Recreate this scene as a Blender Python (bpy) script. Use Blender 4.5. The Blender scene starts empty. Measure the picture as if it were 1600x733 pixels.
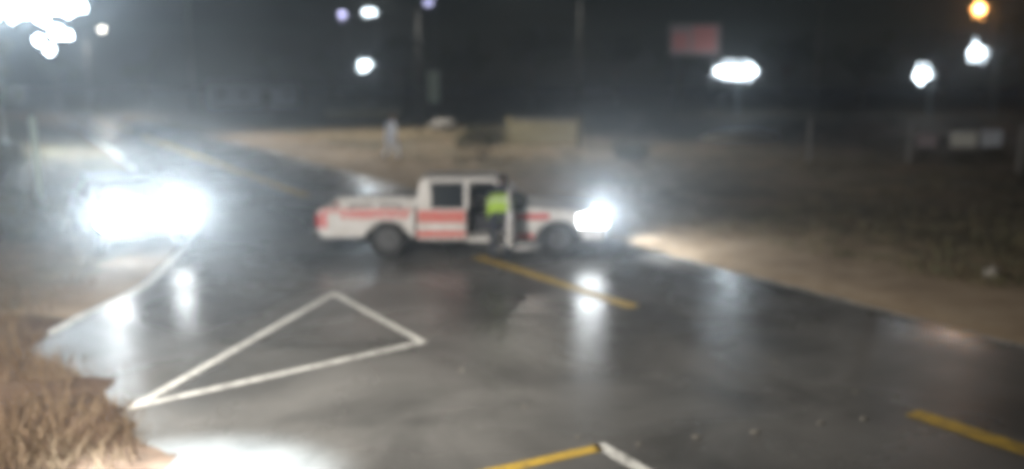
import bpy, bmesh, math, random
from mathutils import Vector, Matrix, noise
random.seed(7)
sc = bpy.context.scene
COL = sc.collection
R = math.radians

# ------------------------------------------------------------------ camera
CH, F, HOR = 3.05, 1385.0, 135.0
PITCH = math.atan((366.5 - HOR) / F)
cam = bpy.data.cameras.new('camera'); co = bpy.data.objects.new('camera', cam); COL.objects.link(co)
sc.camera = co
co.location = (0, 0, CH); co.rotation_euler = (math.pi/2 - PITCH, 0, 0)
cam.sensor_width = 36; cam.lens = F/1600*36
cam.clip_start = 0.1; cam.clip_end = 2500
cam.dof.use_dof = True; cam.dof.focus_distance = 4.0
cam.dof.aperture_fstop = 0.55; cam.dof.aperture_blades = 7; cam.dof.aperture_rotation = R(11)

# ------------------------------------------------------------------ world, moon-weak sun, exposure
w = bpy.data.worlds.new('World'); sc.world = w; w.use_nodes = True
nt = w.node_tree; bg = nt.nodes['Background']
sky = nt.nodes.new('ShaderNodeTexSky'); sky.sky_type = 'NISHITA'; sky.sun_disc = False
sky.sun_elevation = R(12); sky.sun_rotation = R(200)
nt.links.new(sky.outputs['Color'], bg.inputs['Color']); bg.inputs['Strength'].default_value = 0.001
sl = bpy.data.lights.new('sun', 'SUN'); sl.energy = 0.006; sl.angle = R(5); sl.color = (.8, .88, 1)
so = bpy.data.objects.new('sun', sl); COL.objects.link(so); so.rotation_euler = (R(78), 0, R(20))
sc.view_settings.view_transform = 'Standard'; sc.view_settings.look = 'None'
sc.view_settings.exposure = 0; sc.view_settings.gamma = 1
sc.render.engine = 'CYCLES'
sc.cycles.use_denoising = True
sc.cycles.pixel_filter_type = 'BLACKMAN_HARRIS'; sc.cycles.filter_width = 4.6
sc.cycles.volume_bounces = 1; sc.cycles.max_bounces = 6
sc.cycles.sample_clamp_indirect = 4.0
HAZE = 0.00055; HAZE_G = 0.87

# ------------------------------------------------------------------ coordinates
def ray(px, py):
    dx = (px-800)/F; dy = (366.5-py)/F
    c, s = math.cos(PITCH), math.sin(PITCH)
    return Vector((dx, c + dy*s, -s + dy*c))
def G(px, py, z=0.0):                         # point of the ground seen at a pixel
    d = ray(px, py); t = (z-CH)/d.z
    return Vector((d.x*t, d.y*t, z))
def P(px, py, Y):                             # point at distance Y along the view
    d = ray(px, py); t = Y/d.y
    return Vector((d.x*t, Y, CH + d.z*t))

# ------------------------------------------------------------------ materials
def mat(name, col, rough=.7, col2=None, scale=4, metal=0, emit=None, es=0, bump=0, bscale=30, detail=5, spec=.5, rough2=None, coat=0, trans=0, lo=.38, hi=.62):
    m = bpy.data.materials.new(name); m.use_nodes = True
    t = m.node_tree; b = t.nodes['Principled BSDF']
    b.inputs['Base Color'].default_value = (*col, 1); b.inputs['Roughness'].default_value = rough
    b.inputs['Metallic'].default_value = metal; b.inputs['Specular IOR Level'].default_value = spec
    b.inputs['Coat Weight'].default_value = coat
    b.inputs['Transmission Weight'].default_value = trans
    if emit: b.inputs['Emission Color'].default_value = (*emit, 1); b.inputs['Emission Strength'].default_value = es
    tc = t.nodes.new('ShaderNodeTexCoord'); gm = t.nodes.new('ShaderNodeNewGeometry')
    if col2 or rough2 is not None:
        n = t.nodes.new('ShaderNodeTexNoise'); n.inputs['Scale'].default_value = scale; n.inputs['Detail'].default_value = detail
        n.inputs['Roughness'].default_value = .62
        t.links.new(gm.outputs['Position'] if scale < 3 else tc.outputs['Object'], n.inputs['Vector'])
        r = t.nodes.new('ShaderNodeValToRGB'); r.color_ramp.elements[0].position = lo; r.color_ramp.elements[1].position = hi
        r.color_ramp.elements[0].color = (*col, 1); r.color_ramp.elements[1].color = (*(col2 or col), 1)
        t.links.new(n.outputs['Fac'], r.inputs['Fac']); t.links.new(r.outputs['Color'], b.inputs['Base Color'])
        if rough2 is not None:
            mr = t.nodes.new('ShaderNodeMapRange'); mr.inputs['From Min'].default_value = lo; mr.inputs['From Max'].default_value = hi
            mr.inputs['To Min'].default_value = rough; mr.inputs['To Max'].default_value = rough2
            t.links.new(n.outputs['Fac'], mr.inputs['Value']); t.links.new(mr.outputs['Result'], b.inputs['Roughness'])
    if bump:
        n2 = t.nodes.new('ShaderNodeTexNoise'); n2.inputs['Scale'].default_value = bscale; n2.inputs['Detail'].default_value = 6
        t.links.new(gm.outputs['Position'], n2.inputs['Vector'])
        bp = t.nodes.new('ShaderNodeBump'); bp.inputs['Strength'].default_value = bump; bp.inputs['Distance'].default_value = .02
        t.links.new(n2.outputs['Fac'], bp.inputs['Height']); t.links.new(bp.outputs['Normal'], b.inputs['Normal'])
    return m

def asphalt_mat():
    m = bpy.data.materials.new('wet_asphalt'); m.use_nodes = True
    t = m.node_tree; b = t.nodes['Principled BSDF']; L = t.links.new
    g = t.nodes.new('ShaderNodeNewGeometry')
    def nz(scale, det=5, rg=.6, dist=0):
        n = t.nodes.new('ShaderNodeTexNoise'); n.inputs['Scale'].default_value = scale; n.inputs['Detail'].default_value = det
        n.inputs['Roughness'].default_value = rg; n.inputs['Distortion'].default_value = dist
        L(g.outputs['Position'], n.inputs['Vector']); return n
    def ramp(n, a, b_, c0, c1):
        r = t.nodes.new('ShaderNodeValToRGB'); e = r.color_ramp.elements
        e[0].position = a; e[1].position = b_; e[0].color = (*c0, 1); e[1].color = (*c1, 1)
        L(n.outputs['Fac'], r.inputs['Fac']); return r
    r1 = ramp(nz(.45, 6, .62, .6), .36, .66, (.070, .069, .065), (.165, .16, .15))
    r2 = ramp(nz(55, 3), .35, .7, (.75, .75, .75), (1.3, 1.3, 1.3))
    mx = t.nodes.new('ShaderNodeMix'); mx.data_type = 'RGBA'; mx.blend_type = 'MULTIPLY'; mx.inputs[0].default_value = 1
    L(r1.outputs['Color'], mx.inputs[6]); L(r2.outputs['Color'], mx.inputs[7]); L(mx.outputs[2], b.inputs['Base Color'])
    r3 = ramp(nz(.33, 6, .6, .8), .38, .64, (.17, .17, .17), (.40, .40, .40))
    L(r3.outputs['Color'], b.inputs['Roughness'])
    b.inputs['IOR'].default_value = 1.33
    bp = t.nodes.new('ShaderNodeBump'); bp.inputs['Strength'].default_value = .3; bp.inputs['Distance'].default_value = .006
    L(nz(60, 4).outputs['Fac'], bp.inputs['Height']); L(bp.outputs['Normal'], b.inputs['Normal'])
    return m

def dirt_mat():
    m = bpy.data.materials.new('dirt_and_grass'); m.use_nodes = True
    t = m.node_tree; b = t.nodes['Principled BSDF']; L = t.links.new
    g = t.nodes.new('ShaderNodeNewGeometry'); at = t.nodes.new('ShaderNodeAttribute'); at.attribute_name = 'bare'
    def nz(scale, det=6, rg=.65, dist=0):
        n = t.nodes.new('ShaderNodeTexNoise'); n.inputs['Scale'].default_value = scale; n.inputs['Detail'].default_value = det
        n.inputs['Roughness'].default_value = rg; n.inputs['Distortion'].default_value = dist
        L(g.outputs['Position'], n.inputs['Vector']); return n
    def ramp(n, stops):
        r = t.nodes.new('ShaderNodeValToRGB'); e = r.color_ramp.elements
        e[0].position, e[0].color = stops[0][0], (*stops[0][1], 1); e[1].position, e[1].color = stops[-1][0], (*stops[-1][1], 1)
        for p, c in stops[1:-1]:
            k = e.new(p); k.color = (*c, 1)
        L(n.outputs['Fac'], r.inputs['Fac']); return r
    bare = ramp(nz(1.1), [(.3, (.20, .145, .095)), (.5, (.32, .24, .16)), (.7, (.38, .295, .205))])
    veg = ramp(nz(.55, 6, .65, 1.2), [(.3, (.12, .095, .055)), (.45, (.10, .085, .045)), (.55, (.17, .13, .08)), (.72, (.23, .165, .105))])
    ad = t.nodes.new('ShaderNodeMath'); ad.operation = 'ADD'
    n3 = nz(1.7); mr = t.nodes.new('ShaderNodeMapRange'); mr.inputs['To Min'].default_value = -.55; mr.inputs['To Max'].default_value = .55
    mr.inputs['From Min'].default_value = .3; mr.inputs['From Max'].default_value = .7
    L(n3.outputs['Fac'], mr.inputs['Value']); L(mr.outputs['Result'], ad.inputs[0]); L(at.outputs['Fac'], ad.inputs[1]); ad.use_clamp = True
    mx = t.nodes.new('ShaderNodeMix'); mx.data_type = 'RGBA'; L(ad.outputs[0], mx.inputs[0])
    L(veg.outputs['Color'], mx.inputs[6]); L(bare.outputs['Color'], mx.inputs[7]); 
    rs = t.nodes.new('ShaderNodeAttribute'); rs.attribute_name = 'red_soil'
    soil = ramp(nz(2.6, 7, .7, .8), [(.3, (.03, .02, .012)), (.5, (.075, .045, .028)), (.7, (.12, .085, .06))])
    m2 = t.nodes.new('ShaderNodeMix'); m2.data_type = 'RGBA'; L(rs.outputs['Fac'], m2.inputs[0]); L(mx.outputs[2], m2.inputs[6]); L(soil.outputs['Color'], m2.inputs[7])
    L(m2.outputs[2], b.inputs['Base Color'])
    b.inputs['Roughness'].default_value = .85; b.inputs['Specular IOR Level'].default_value = .25
    bp = t.nodes.new('ShaderNodeBump'); bp.inputs['Strength'].default_value = .7; bp.inputs['Distance'].default_value = .05
    L(nz(5, 8).outputs['Fac'], bp.inputs['Height']); L(bp.outputs['Normal'], b.inputs['Normal'])
    return m

M = dict(
    asphalt=asphalt_mat(), dirt=dirt_mat(),
    yellow=mat('worn_yellow_paint', (.55, .36, .05), .5, (.22, .16, .06), 7, lo=.42, hi=.74),
    white=mat('worn_white_paint', (.72, .71, .66), .5, (.26, .255, .235), 7, lo=.42, hi=.72),
    wpaint=mat('truck_white_paint', (.72, .70, .68), .35, (.60, .57, .54), 5, coat=.4),
    red=mat('truck_red_decal', (.62, .05, .045), .45, (.50, .05, .045), 7),
    pink=mat('faded_red_decal', (.64, .15, .13), .5, (.58, .20, .17), 7),
    silver=mat('silver_paint', (.10, .10, .11), .5, (.08, .08, .09), 5, metal=.3, coat=0),
    glass=mat('dark_glass', (.015, .02, .024), .08, (.02, .025, .03), 5),
    rubber=mat('tyre_rubber', (.018, .018, .018), .75, (.028, .026, .024), 12),
    rim=mat('wheel_steel', (.13, .13, .135), .5, (.08, .08, .08), 14, metal=.5),
    black=mat('black_plastic', (.02, .02, .022), .6, (.03, .03, .03), 12),
    interior=mat('dark_cloth', (.03, .03, .035), .85, (.045, .045, .05), 10),
    chrome=mat('chrome', (.5, .5, .5), .25, (.4, .4, .4), 12, metal=.9),
    tail=mat('red_lens', (.45, .02, .02), .25, (.35, .02, .02), 9),
    amber=mat('amber_lens', (.6, .2, .02), .25, (.5, .16, .02), 9),
    steel=mat('galvanised_steel', (.22, .23, .23), .5, (.16, .17, .17), 6, metal=.4),
    darksteel=mat('dark_painted_steel', (.012, .014, .014), .8, (.02, .02, .02), 6),
    concrete=mat('concrete', (.28, .27, .25), .85, (.20, .19, .175), 3.5, bump=.3),
    tanwall=mat('tan_render', (.36, .32, .20), .85, (.26, .24, .15), 3.2, bump=.3),
    palewall=mat('pale_grey_render', (.66, .70, .76), .85, (.52, .56, .62), 3.1, bump=.2),
    roof=mat('sheet_roof', (.20, .21, .22), .5, (.14, .14, .15), 3.2, metal=.3),
    greenpost=mat('pale_green_paint', (.55, .66, .55), .6, (.42, .52, .42), 6),
    signpale=mat('pale_sign_face', (.74, .74, .68), .6, (.62, .62, .56), 4),
    bbred=mat('billboard_red', (.60, .25, .24), .6, (.50, .20, .20), 4),
    bbgrey=mat('billboard_grey', (.36, .30, .31), .6, (.28, .24, .25), 4),
    stone=mat('pale_stone', (.30, .27, .23), .8, (.18, .165, .14), 5, bump=.4),
    skin=mat('skin', (.26, .14, .09), .55, (.22, .12, .08), 9),
    hair=mat('black_hair', (.015, .012, .01), .6, (.03, .022, .02), 12),
    lime=mat('lime_high_visibility', (.36, .55, .05), .7, (.30, .46, .05), 9),
    reflect=mat('silver_reflective_band', (.6, .62, .62), .4, (.5, .52, .52), 9),
    navy=mat('dark_navy_cloth', (.022, .028, .04), .85, (.03, .035, .05), 9),
    paleblue=mat('pale_blue_cloth', (.78, .83, .95), .85, (.70, .77, .90), 6),
    bark=mat('bark', (.07, .05, .035), .9, (.12, .09, .065), 6, bump=.5),
    leaf=mat('dark_leaf', (.035, .055, .02), .6, (.06, .075, .03), 1.2),
    leaf2=mat('olive_leaf', (.055, .07, .025), .6, (.09, .075, .035), 1.5),
    drygrass=mat('dry_grass', (.13, .08, .042), .8, (.22, .155, .09), 2.2),
    greengrass=mat('green_grass', (.085, .085, .035), .75, (.17, .13, .065), 2.0),
)
def emis(name, col, s):
    m = bpy.data.materials.new(name); m.use_nodes = True
    t = m.node_tree; b = t.nodes['Principled BSDF']; b.inputs['Base Color'].default_value = (.8, .8, .8, 1)
    b.inputs['Emission Color'].default_value = (*col, 1)
    n = t.nodes.new('ShaderNodeTexVoronoi'); n.inputs['Scale'].default_value = 22        # the little bright cells of a lamp's reflector
    tc = t.nodes.new('ShaderNodeTexCoord'); t.links.new(tc.outputs['Object'], n.inputs['Vector'])
    mr = t.nodes.new('ShaderNodeMapRange'); mr.inputs['To Min'].default_value = s*1.3; mr.inputs['To Max'].default_value = s*.5
    t.links.new(n.outputs['Distance'], mr.inputs['Value']); t.links.new(mr.outputs['Result'], b.inputs['Emission Strength'])
    return m

# ------------------------------------------------------------------ helpers
def obj(name, bm, m, parent=None, smooth=False, bevel=0):
    bmesh.ops.recalc_face_normals(bm, faces=bm.faces)
    me = bpy.data.meshes.new(name); bm.to_mesh(me); bm.free()
    if m is not None:
        for x in (m if isinstance(m, (list, tuple)) else [m]): me.materials.append(x)
    if smooth:
        for p in me.polygons: p.use_smooth = True
    o = bpy.data.objects.new(name, me); COL.objects.link(o); o.parent = parent
    if bevel:
        b = o.modifiers.new('bevel', 'BEVEL'); b.width = bevel; b.segments = 2; b.limit_method = 'ANGLE'; b.angle_limit = R(35)
    return o
def struct(o, kind='structure'): o['kind'] = kind; return o
def tag(o, label, cat, group=None):
    o['label'] = label; o['category'] = cat
    if group: o['group'] = group
    return o
def thing(name, label, cat, loc=(0, 0, 0), rz=0, group=None):
    o = bpy.data.objects.new(name, None); COL.objects.link(o); o.location = loc; o.rotation_euler = (0, 0, rz)
    o.empty_display_size = .2
    return tag(o, label, cat, group)
def BM(): return bmesh.new()
def box(bm, c, s, rot=None):
    m = Matrix.Translation(c)
    if rot is not None: m = m @ rot
    m = m @ Matrix.Diagonal((s[0], s[1], s[2], 1))
    return bmesh.ops.create_cube(bm, size=1, matrix=m)['verts']
def tube(bm, p0, p1, r0, r1=None, n=12, caps=True):
    p0, p1 = Vector(p0), Vector(p1); r1 = r0 if r1 is None else r1
    d = p1-p0; q = d.to_track_quat('Z', 'Y').to_matrix().to_4x4()
    bmesh.ops.create_cone(bm, cap_ends=caps, segments=n, radius1=r0, radius2=r1, depth=d.length, matrix=Matrix.Translation((p0+p1)/2) @ q)
def sphere(bm, c, r, sx=1, sy=1, sz=1, n=12):
    bmesh.ops.create_uvsphere(bm, u_segments=n, v_segments=max(6, n//2), radius=r, matrix=Matrix.Translation(c) @ Matrix.Diagonal((sx, sy, sz, 1)))
def prism(bm, pts, y0, y1):                    # (x,z) outline pushed from y0 to y1
    a = [bm.verts.new((x, y0, z)) for x, z in pts]; b = [bm.verts.new((x, y1, z)) for x, z in pts]
    n = len(pts)
    bm.faces.new(a); bm.faces.new(b[::-1])
    for i in range(n): bm.faces.new((a[i], b[i], b[(i+1) % n], a[(i+1) % n]))
def poly(pts, z):
    bm = BM(); vs = [bm.verts.new((p[0], p[1], z)) for p in pts]; f = bm.faces.new(vs)
    bmesh.ops.triangulate(bm, faces=[f]); 
    return bm
def ribbon(pts, wd, z, wob=.0):
    bm = BM(); pts = [Vector((p[0], p[1])) for p in pts]; prev = None
    for i, p in enumerate(pts):
        a = pts[max(0, i-1)]; b = pts[min(len(pts)-1, i+1)]; d = (b-a).normalized(); n = Vector((-d.y, d.x))
        ww = wd/2*(1+random.uniform(-wob, wob))
        v = (bm.verts.new((p.x+n.x*ww, p.y+n.y*ww, z)), bm.verts.new((p.x-n.x*ww, p.y-n.y*ww, z)))
        if prev: bm.faces.new((prev[0], prev[1], v[1], v[0]))
        prev = v
    return bm
def catmull(pts, n=8):
    out = []
    for i in range(len(pts)-1):
        p0 = pts[max(0, i-1)]; p1 = pts[i]; p2 = pts[i+1]; p3 = pts[min(len(pts)-1, i+2)]
        for k in range(n):
            t = k/n
            out.append(.5*((2*p1) + (p2-p0)*t + (2*p0-5*p1+4*p2-p3)*t*t + (3*p1-p0-3*p2+p3)*t**3))
    out.append(pts[-1]); return out
def seg(a, b, n=20): return [a.lerp(b, i/n) for i in range(n+1)]

# ------------------------------------------------------------------ road geometry
# the carriageway runs towards the vanishing point at pixel (22,135)
dv = ray(22, HOR); RD = Vector((dv.x, dv.y, 0)).normalized(); RN = Vector((RD.y, -RD.x, 0))   # along, and to the right
def rc(s, o): return RD*s + RN*o
OFF_R = (G(1300, 462)).dot(RN); OFF_C = (G(860, 440)).dot(RN)*.5 + G(1500, 672).dot(RN)*.5; OFF_L = G(150, 222).dot(RN)
left_px = [(0, 0)]
nose = [G(*p) for p in [(175, 243), (228, 281), (274, 303), (298, 325), (301, 348), (285, 378), (250, 415), (205, 452), (120, 491), (62, 522)]]
left_far = [rc(s, OFF_L) for s in (330, 250, 180, 120, 90, 70, 55)]
nose_c = catmull([rc(40, OFF_L)] + nose, 8)
near = [G(58, 540), G(88, 562), G(130, 590), G(180, 640), G(205, 690), G(190, 760), Vector((-6.5, 3, 0)), Vector((-9, -6, 0)), Vector((-7, -25, 0))]
near_c = catmull([nose[-1]] + near, 6)[1:]
right = [rc(-40, OFF_R), rc(0, OFF_R), rc(60, OFF_R), rc(330, OFF_R)]
for k_, p_ in enumerate(near_c[:-12]):
    p_ += Vector((noise.noise(p_*1.7), noise.noise(p_*1.7+Vector((9, 0, 0))), 0))*.35
outline = left_far + nose_c + near_c + right
bm = BM(); vs = [bm.verts.new((p.x, p.y, 0)) for p in outline]; f = bm.faces.new(vs); bmesh.ops.triangulate(bm, faces=[f])
struct(obj('road', bm, M['asphalt']))

# is a point on the road?
OL = [(p.x, p.y) for p in outline]
def edge_dist(x, y):
    ins = False; best = 1e9
    for i in range(len(OL)):
        x1, y1 = OL[i-1]; x2, y2 = OL[i]
        if (y1 > y) != (y2 > y) and x < (x2-x1)*(y-y1)/(y2-y1)+x1: ins = not ins
        dx, dy = x2-x1, y2-y1; q = dx*dx+dy*dy
        t = max(0, min(1, ((x-x1)*dx+(y-y1)*dy)/q)) if q else 0
        best = min(best, (x-x1-t*dx)**2+(y-y1-t*dy)**2)
    d = math.sqrt(best); return -d if ins else d
def sstep(a, b, x): t = max(0, min(1, (x-a)/(b-a))); return t*t*(3-2*t)
bank_c = G(40, 690)
def height(x, y, d=None):
    d = edge_dist(x, y) if d is None else d
    if d < 0: return -.03 if d < -.15 else -.03 + .04*sstep(-.15, 0, d)
    h = .012 + .05*sstep(.0, .5, d) + sstep(.3, 4, d)*.16*(noise.noise(Vector((x*.25, y*.25, 3)))+.25) + sstep(.1, 1, d)*.035*noise.noise(Vector((x*1.3, y*1.3, 9)))
    o = x*RN.x + y*RN.y; s = x*RD.x+y*RD.y
    if o > OFF_R: h += .9*sstep(OFF_R+7, OFF_R+45, o)
    if o < OFF_L: h += .8*sstep(4, 30, d)
    h += .06*math.exp(-(((x-bank_c.x)/1.8)**2+((y-bank_c.y)/2.0)**2))*sstep(0, .8, d)
    return h
# ground sheet: fine cells near the view, big ones to the horizon
def axis(a, b, fine, far, g=1.25):
    v = [a]
    while v[-1] < b: v.append(v[-1]+fine)
    s = fine; up = [v[-1]]
    while up[-1] < far: s *= g; up.append(up[-1]+s)
    s = fine; dn = [v[0]]
    while dn[-1] > -far: s *= g; dn.append(dn[-1]-s)
    return dn[1:][::-1] + v + up[1:]
XS = axis(-26, 26, .33, 1100); YS = axis(3, 52, .33, 1100)
bm = BM(); lay = bm.verts.layers.float.new('bare'); red = bm.verts.layers.float.new('red_soil'); lay = bm.verts.layers.float['bare']; grid = []
for y in YS:
    row = []
    for x in XS:
        near_ = abs(x) < 90 and -20 < y < 220
        d = edge_dist(x, y) if near_ or True else 50
        v = bm.verts.new((x, y, height(x, y, d)))
        o = x*RN.x+y*RN.y
        lim = 4.0 if o > OFF_R else .8
        if o < OFF_L and y < 14: lim = .9
        v[lay] = 1.35*(1-sstep(.2*lim, lim*1.6, max(d, 0))) - .1
        if y < 11.5 and o < OFF_L: v[lay] = -.4; v[red] = 1
        if y > 24 and o < OFF_L: v[lay] = -.1 + .5*(1-sstep(0, .5, max(d, 0)))
        row.append(v)
    grid.append(row)
for j in range(len(YS)-1):
    for i in range(len(XS)-1): bm.faces.new((grid[j][i], grid[j][i+1], grid[j+1][i+1], grid[j+1][i]))
struct(obj('ground', bm, M['dirt'], smooth=True))
def gz(x, y): return height(x, y)
def on(px, py):
    p = G(px, py)
    for _ in range(4):
        z = gz(p.x, p.y); p = G(px, py, z)
    return p
def base(px, Y):
    d = ray(px, HOR); x = d.x/d.y*Y; return Vector((x, Y, gz(x, Y)))

# ------------------------------------------------------------------ painted markings
def line(name, pts, wd, m, wob=.06):
    o = struct(obj(name, ribbon(pts, wd, .004, wob), M[m])); return o
for a, b in (((128, 174), (205, 205)), ((222, 213), (480, 307)), ((560, 334), (640, 364)), ((745, 401), (990, 480)), ((1425, 645), (1800, 770))):
    pa, pb = G(*a), G(*b)
    sa, sb = pa.dot(RD), pb.dot(RD); oa, ob = pa.dot(RN), pb.dot(RN)
    line('centre_line', seg(pa, pb, 24), .25 if pa.y < 18 else .34, 'yellow')
inset = []
for i, p in enumerate(nose_c):
    a = nose_c[max(0, i-1)]; b = nose_c[min(len(nose_c)-1, i+1)]; d = (b-a).normalized(); inset.append(p + Vector((-d.y, d.x, 0))*.12)
line('edge_line', seg(rc(200, OFF_L+.15), rc(42, OFF_L+.15), 20) , .34, 'white'); line('edge_line', inset[1:], .15, 'white')
line('edge_line', seg(rc(-8, OFF_R-.1), rc(120, OFF_R-.1), 60), .05, 'white', .3)  # pale line painted for the lamp's reflection along the right road edge
A, B, C = G(207, 637), G(521, 459), G(661, 535)
bm = BM()
def outline_tri(bm, pts, wd):
    for i in range(len(pts)-1):
        a, b = pts[i], pts[i+1]; d = (b-a).normalized(); n = Vector((-d.y, d.x, 0))*wd/2; e = d*wd*.45
        vs = [bm.verts.new(q + Vector((0, 0, .004+.0015*i))) for q in (a-e+n, a-e-n, b+e-n, b+e+n)]; bm.faces.new(vs)
outline_tri(bm, [A, B, C, A], .10)
struct(obj('painted_triangle', bm, M['white']))
D0, D1, D2 = G(941, 699), G(700, 753), G(1100, 790)
bm = BM(); outline_tri(bm, [D0, D2], .13); struct(obj('painted_arrow_line', bm, M['white']))
bm = BM(); outline_tri(bm, [D1, D0-(D0-D1).normalized()*.06], .13); struct(obj('painted_yellow_line', bm, M['yellow']))

# ------------------------------------------------------------------ lamps
def lamp_light(name, loc, aim, power, col, cone=170, blend=.6, size=.1, parent=None, kind='SPOT'):
    l = bpy.data.lights.new(name, kind); l.energy = power; l.color = col; l.shadow_soft_size = size
    if kind == 'SPOT': l.spot_size = R(cone); l.spot_blend = blend
    o = bpy.data.objects.new(name, l); COL.objects.link(o); o.location = loc
    if kind == 'SPOT': o.rotation_euler = (Vector(aim)-Vector(loc)).to_track_quat('-Z', 'Y').to_euler()
    o['kind'] = 'light'
    return o
CW = (.78, .91, 1.0); WW = (1, .93, .82); OR = (1, .45, .13); VI = (.62, .62, 1.0)
GL = {}
def street_lamp(px, py, Y, label, col, es, power, group='street lamps along the roads', head=.35, arm=1.6, side=1, floods=1, aimpx=None, cone=120, pole_dx=0):
    hd = P(px, py, Y)                                # lamp head
    tx = hd.x + side*arm; z0 = gz(tx, Y)
    t = thing('street_lamp', label, 'street lamp', (tx, Y, z0), 0, group)
    H = hd.z - z0
    bm = BM(); tube(bm, (0, 0, -.1), (0, 0, H+.15), .11, .06, 10); tube(bm, (0, 0, -.1), (0, 0, .5), .17, .15, 10)
    obj('pole', bm, M['steel'], t, True)
    bm = BM(); tube(bm, (0, 0, H+.1), (-side*arm, 0, H+.12), .045, .035, 8); obj('arm', bm, M['steel'], t, True)
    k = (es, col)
    if k not in GL: GL[k] = emis('lens_and_halo', col, es)
    for i in range(floods):
        ox = -side*arm + (i-(floods-1)/2)*head*2.2
        q = Matrix.Rotation(R(40), 4, 'X')
        bm = BM(); box(bm, (ox, .08, H+.02), (head*1.9, .16, head*1.3), q); hs = obj('lamp_head', bm, M['steel'], t, bevel=.03)
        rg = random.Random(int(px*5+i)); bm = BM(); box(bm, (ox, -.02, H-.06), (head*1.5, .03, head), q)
        for _ in range(26):                          # glowing beads spread around the head, standing in for its glare halo
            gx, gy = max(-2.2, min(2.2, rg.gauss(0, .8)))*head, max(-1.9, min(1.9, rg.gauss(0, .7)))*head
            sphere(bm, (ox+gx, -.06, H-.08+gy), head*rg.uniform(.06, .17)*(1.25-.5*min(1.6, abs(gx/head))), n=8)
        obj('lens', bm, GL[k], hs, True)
    if power:
        aim = Vector((0, 2, 0)) if aimpx is None else Vector(aimpx)
        lamp_light('street_light', (hd.x, hd.y-.35, hd.z-.1), aim, power, col, cone, .8, .12)
    return t

# x,y in the photograph, distance
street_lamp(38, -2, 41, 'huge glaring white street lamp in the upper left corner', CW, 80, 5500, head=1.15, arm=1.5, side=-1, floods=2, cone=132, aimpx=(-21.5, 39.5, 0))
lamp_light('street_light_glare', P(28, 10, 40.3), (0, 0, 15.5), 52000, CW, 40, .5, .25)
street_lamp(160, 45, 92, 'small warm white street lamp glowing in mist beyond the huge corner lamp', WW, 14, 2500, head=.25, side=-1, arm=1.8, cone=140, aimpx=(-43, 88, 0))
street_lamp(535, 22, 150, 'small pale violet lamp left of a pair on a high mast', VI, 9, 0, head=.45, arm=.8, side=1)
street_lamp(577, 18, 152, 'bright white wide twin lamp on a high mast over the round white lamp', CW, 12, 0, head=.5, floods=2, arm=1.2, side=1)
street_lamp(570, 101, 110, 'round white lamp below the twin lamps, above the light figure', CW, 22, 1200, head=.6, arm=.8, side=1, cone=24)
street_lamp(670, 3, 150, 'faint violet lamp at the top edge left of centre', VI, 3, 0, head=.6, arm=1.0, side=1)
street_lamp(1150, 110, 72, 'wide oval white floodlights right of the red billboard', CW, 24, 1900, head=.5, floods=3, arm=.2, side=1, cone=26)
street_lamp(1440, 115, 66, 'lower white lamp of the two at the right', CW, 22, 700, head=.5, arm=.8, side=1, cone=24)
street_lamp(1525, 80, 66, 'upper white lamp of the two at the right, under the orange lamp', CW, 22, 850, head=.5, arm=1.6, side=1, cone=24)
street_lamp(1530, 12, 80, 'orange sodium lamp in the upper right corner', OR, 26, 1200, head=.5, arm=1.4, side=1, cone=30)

# the lamp post the view is taken from: stands left of and behind the view
t = thing('floodlight_post', 'steel post with a floodlight reaching over the junction at the lower left', 'lamp post', (-4.9, .6, 0))
bm = BM(); tube(bm, (0, 0, 0), (0, 0, 5.2), .09, .07); obj('pole', bm, M['steel'], t, True)
bm = BM(); tube(bm, (0, 0, 5.0), (1.3, 5.0, 5.15), .04, .03); obj('arm', bm, M['steel'], t, True)
bm = BM(); box(bm, (1.3, 5.1, 5.08), (.45, .35, .12)); hs = obj('lamp_head', bm, M['steel'], t, bevel=.02)
bm = BM(); box(bm, (1.3, 5.1, 5.012), (.38, .28, .01)); obj('lens', bm, emis('floodlight_lens', CW, 30), hs)
lamp_light('flood_pool', (-3.6, 5.7, 4.95), G(262, 782), 16000, CW, 31, 1.0, .12)
lamp_light('flood_wide', (-3.6, 5.72, 4.9), (-3.5, 15, 0), 3900, (1, .95, .88), 166, .7, .12)

for i_, (ax_, ay_, pw_, cn_) in enumerate(((-5, 38, 6000, 22), (21, 44, 5000, 22))):   # two narrow heads added to brighten the walker and the boards
    bm = BM(); box(bm, (1.0+.6*i_, 5.0, 5.28), (.22, .25, .2)); hs = obj('lamp_head', bm, M['steel'], t, bevel=.02)
    lamp_light('flood_far_fill', (-3.9+.6*i_, 5.8, 5.28), (ax_, ay_, .8), pw_, (1, .95, .9), cn_, .7, .08)

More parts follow.
